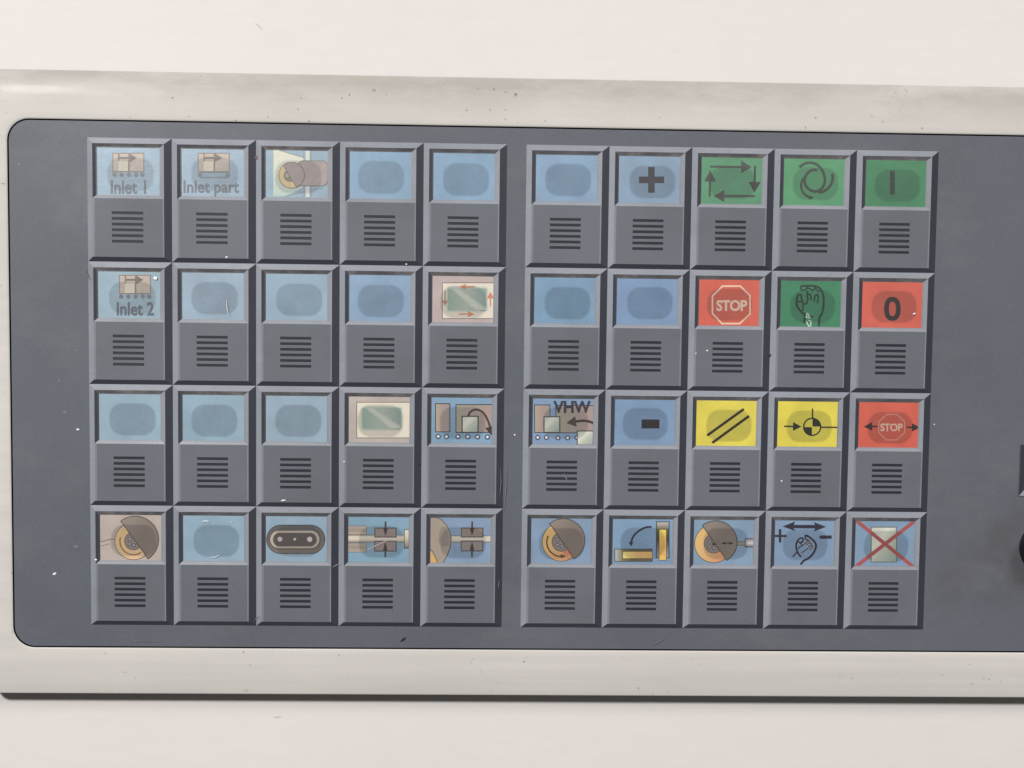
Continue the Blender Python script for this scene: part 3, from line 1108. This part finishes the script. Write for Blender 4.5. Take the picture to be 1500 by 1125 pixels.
        ic.rect('glass_square', 1084, 155, 1219, 341, G_GLASS, (112, 116, 104), 6)
        c = (172, 88, 86)
        ic.line('cross_stroke', [(990, 108), (1320, 376)], 20, c)
        ic.line('cross_stroke', [(1335, 108), (978, 384)], 20, c)


# ------------------------------------------------------------------ the forty keys
BAR_ME = [m for nme, m in TPL if nme == 'bar'][0]
for blk in 'LR':
    for r in range(4):
        for c in range(5):
            kid = (blk, c, r)
            cx = c * PX + (0 if blk == 'L' else 5 * PX + GAP)
            cy = -r * PY
            key = pput('key', ME_FACE, world(cx, cy, 0))
            color, lab = CARDS[kid]
            if lab:
                key['label'] = lab
            nb = 0
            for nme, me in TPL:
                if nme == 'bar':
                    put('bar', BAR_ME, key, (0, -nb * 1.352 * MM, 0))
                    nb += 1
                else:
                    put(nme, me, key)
            j = tuple(max(0, min(255, v + random.randint(-3, 3))) for v in color)
            put('insert_card', card_mesh(j), key)
            dx, dy = random.uniform(-.35, .35), random.uniform(-.2, .2)
            put('contact_pad', ME_PAD, key, (dx * MM, dy * MM, 0))
            put('window_pane', ME_PANE, key)
            draw(key, (cx, cy), kid)

# ------------------------------------------------------------------ slot window and rotary knob at the far side
sx0, sy1 = pix(1494.5, 651)
sy0 = pix(1494.5, 726)[1]
sw = 34.0
fr = 1.3


def abs_quad(name, pts, mat, parent):
    return put(name, mesh(name, pts, [(0, 1, 2, 3)], mat), parent)


slot = pput('slot_window', mesh('slot_window', [(fr, -(sy1 - sy0) + fr, .02), (sw - fr, -(sy1 - sy0) + fr, .02), (sw - fr, -fr, .02), (fr, -fr, .02)],
                                [(0, 1, 2, 3)], ink((96, 70, 84), 0.4)), world(sx0, sy1, 0))
hh = sy1 - sy0
abs_quad('frame_strip', [(0, 0, .3), (fr, -fr, .02), (sw - fr, -fr, .02), (sw, 0, .3)], M_WFDARK, slot)
abs_quad('frame_strip', [(0, -hh, .3), (fr, -hh + fr, .02), (fr, -fr, .02), (0, 0, .3)], M_DARK, slot)
abs_quad('frame_strip', [(0, -hh, .3), (sw, -hh, .3), (sw - fr, -hh + fr, .02), (fr, -hh + fr, .02)], M_WFLIGHT, slot)
abs_quad('frame_strip', [(sw, -hh, .3), (sw, 0, .3), (sw - fr, -fr, .02), (sw - fr, -hh + fr, .02)], M_WFLIGHT, slot)

kx, ky = pix(1532, 802, 0)
kv, kf = [], []
kn = 48
kp = [(6.7, 0.0), (6.7, 0.4), (6.55, 0.6), (6.5, 5.5), (6.1, 6.2), (5.4, 6.4), (5.2, 6.1), (0.6, 6.1)]
for rr_, zz in kp:
    for i in range(kn):
        a = 2 * math.pi * i / kn
        k = 1.0 - (0.035 if (i % 4 < 2 and 0.6 < zz < 6.0) else 0)
        kv.append((rr_ * k * math.cos(a), rr_ * k * math.sin(a), zz))
for k in range(len(kp) - 1):
    for i in range(kn):
        j = (i + 1) % kn
        kf.append((k * kn + i, k * kn + j, (k + 1) * kn + j, (k + 1) * kn + i))
kf.append(tuple((len(kp) - 1) * kn + i for i in range(kn)))
knob = pput('knob', mesh('knob', kv, kf, M_KNOB), world(kx, ky, 0))
put('pointer_line', box_mesh('pointer_line', -.3, 1.5, .3, 5.0, 6.09, 6.14, M_FLECK), knob)


# ------------------------------------------------------------------ chips, scratches and specks
def blob(name, px, py, rx, ry, mat, rot=0.0, z=0.36, seed=0):
    rnd = random.Random(seed * 31 + int(px * 7 + py))
    x, y = pix(px, py, z)
    nn = 9
    pts = []
    for i in range(nn):
        a = 2 * math.pi * i / nn
        k = rnd.uniform(0.65, 1.2)
        u, v = rx * k * math.cos(a) / 6.15, ry * k * math.sin(a) / 6.15
        pts.append((u * math.cos(rot) - v * math.sin(rot), u * math.sin(rot) + v * math.cos(rot)))
    v = [(p[0], p[1], 0.0) for p in pts] + [(p[0] * .6, p[1] * .6, 0.04) for p in pts]
    f = [(i, (i + 1) % nn, nn + (i + 1) % nn, nn + i) for i in range(nn)] + [tuple(range(nn, 2 * nn))]
    return pput(name, mesh(name, v, f, mat), world(x, y, z))


def streak(name, pts, w, mat, z=0.37):
    """thin tapering scratch through photo pixels"""
    g = [Vector((*pix(px, py, z), 0)) for px, py in pts]
    o = g[0].copy()
    v, f = [], []
    for i, p in enumerate(g):
        d = (g[min(i + 1, len(g) - 1)] - g[max(i - 1, 0)]).normalized()
        k = w / 6.15 * 0.5 * (0.35 if i in (0, len(g) - 1) else 1.0)
        nn = Vector((-d.y, d.x, 0)) * k
        v += [tuple(p - o + nn), tuple(p - o - nn)]
        if i:
            f.append((2 * i - 2, 2 * i - 1, 2 * i + 1, 2 * i))
    me = mesh(name, v, f, mat)
    if me.polygons[0].normal.z < 0:
        me.flip_normals()
    return pput(name, me, world(o.x, o.y, z))


for px, py, rx, ry, rot, z in ((80, 840.5, 3.4, 1.4, .3, .02), (114, 629, 2.4, 1.5, 0, .02), (140.5, 820, 2.2, 1.5, 0, .36),
                               (331.6, 376.4, 1.8, 1.3, .4, .36), (1145, 704.6, 1.5, 1.2, 0, .36), (1036, 513.5, 1.4, 1.4, 0, .36),
                               (1019.5, 517.5, 1.1, 1.0, 0, .36), (1368.7, 621.6, 1.1, 1.1, 0, .02), (1339, 459.8, 3.2, 1.3, .5, .36),
                               (227.6, 407.6, 2.6, 2.4, 0, .36), (754, 637, 1.3, 1.2, 0, .02), (504, 676, 1.3, 1.1, 0, .36),
                               (415, 733, 4.0, 1.0, .1, .36), (595, 387, 1.6, 1.2, 0, .3)):
    blob('paint_fleck', px, py, rx, ry, M_FLECK, rot, z)
for px, py, rx, ry, rot, z in ((94.7, 604, 3.0, 2.6, 0, .02), (86.7, 558, 2.2, 1.7, 0, .02), (112, 514, 2.0, 1.6, 0, .02), (28, 241, 2.2, 3.0, 0, .02), (111, 801, 4, 2, 0, .02)):
    blob('paint_fleck', px, py, rx, ry, M_SCRATCH2, rot, z)
for px, py, rx, ry, rot, z in ((1127.5, 520, 2.2, 3.4, .3, .2), (614, 680, 2.4, 1.4, 0, .2), (591, 937, 5.5, 2.2, .7, .02)):
    blob('dark_speck', px, py, rx, ry, M_SPECK if px > 1000 else M_BAR, rot, z)
blob('dark_speck', 376, 231, 3.0, 3.2, plain('rust_brown', (120, 84, 76), 0.6), 0, .10)
for pts, w, m in (([(733, 685), (734, 705), (732, 728)], 1.1, M_SCRATCH2), ([(742, 682), (741, 715), (738, 748)], 1.2, M_SCRATCH2),
                  ([(487, 831), (492, 828), (499, 826)], 1.2, M_SCRATCH), ([(331.5, 440), (332.5, 452), (335.5, 463)], 1.3, M_SCRATCH3),
                  ([(954, 945), (966, 940), (977, 932)], 1.2, M_SCRATCH2), ([(732, 850), (730, 856), (731, 862)], 1.2, M_SCRATCH2),
                  ([(172, 932), (200, 939), (235, 940)], 1.0, M_SCRATCH2),
                  ([(372, 910), (376, 905), (380, 903)], 1.0, M_SCRATCH2), ([(296, 764), (301, 763), (306, 764)], 1.6, M_FLECK),
                  ([(308, 817), (316, 816), (322, 813)], 1.3, M_SCRATCH3), ([(338, 765), (340, 764)], 1.8, M_FLECK),
                  ([(826, 693), (829, 700), (832, 706)], 1.6, M_SCRATCH2), ([(1080, 908), (1092, 903), (1102, 896)], 1.2, M_SCRATCH2),
                  ([(123, 394), (128, 403), (132, 410)], 1.4, M_SCRATCH2)):
    streak('scratch', pts, w, m)

# scuffs on the table
for pts, w, c in (([(374, 34), (379, 38), (384, 43)], 2.2, (186, 178, 170)), ([(400, 1050), (406, 1051), (412, 1050)], 3.0, (190, 184, 178)),
                  ([(986, 74), (992, 76), (998, 76)], 2.0, (214, 206, 200)), ([(292, 38), (294, 39)], 2.0, (206, 198, 190))):
    z = -H + 0.02
    g = [Vector((*pix(px, py, z), 0)) for px, py in pts]
    v, f = [], []
    for i, p in enumerate(g):
        d = (g[min(i + 1, len(g) - 1)] - g[max(i - 1, 0)]).normalized()
        nn = Vector((-d.y, d.x, 0)) * (w / 12.3 * (0.4 if i in (0, len(g) - 1) else 1))
        v += [tuple(p - g[0] + nn), tuple(p - g[0] - nn)]
        if i:
            f.append((2 * i - 2, 2 * i, 2 * i + 1, 2 * i - 1))
    me = mesh('scuff', v, f, plain('scuff_%d' % c[0], c, 0.6))
    if me.polygons[0].normal.z < 0:
        me.flip_normals()
    put('scuff', me, table, world(g[0].x, g[0].y, z))
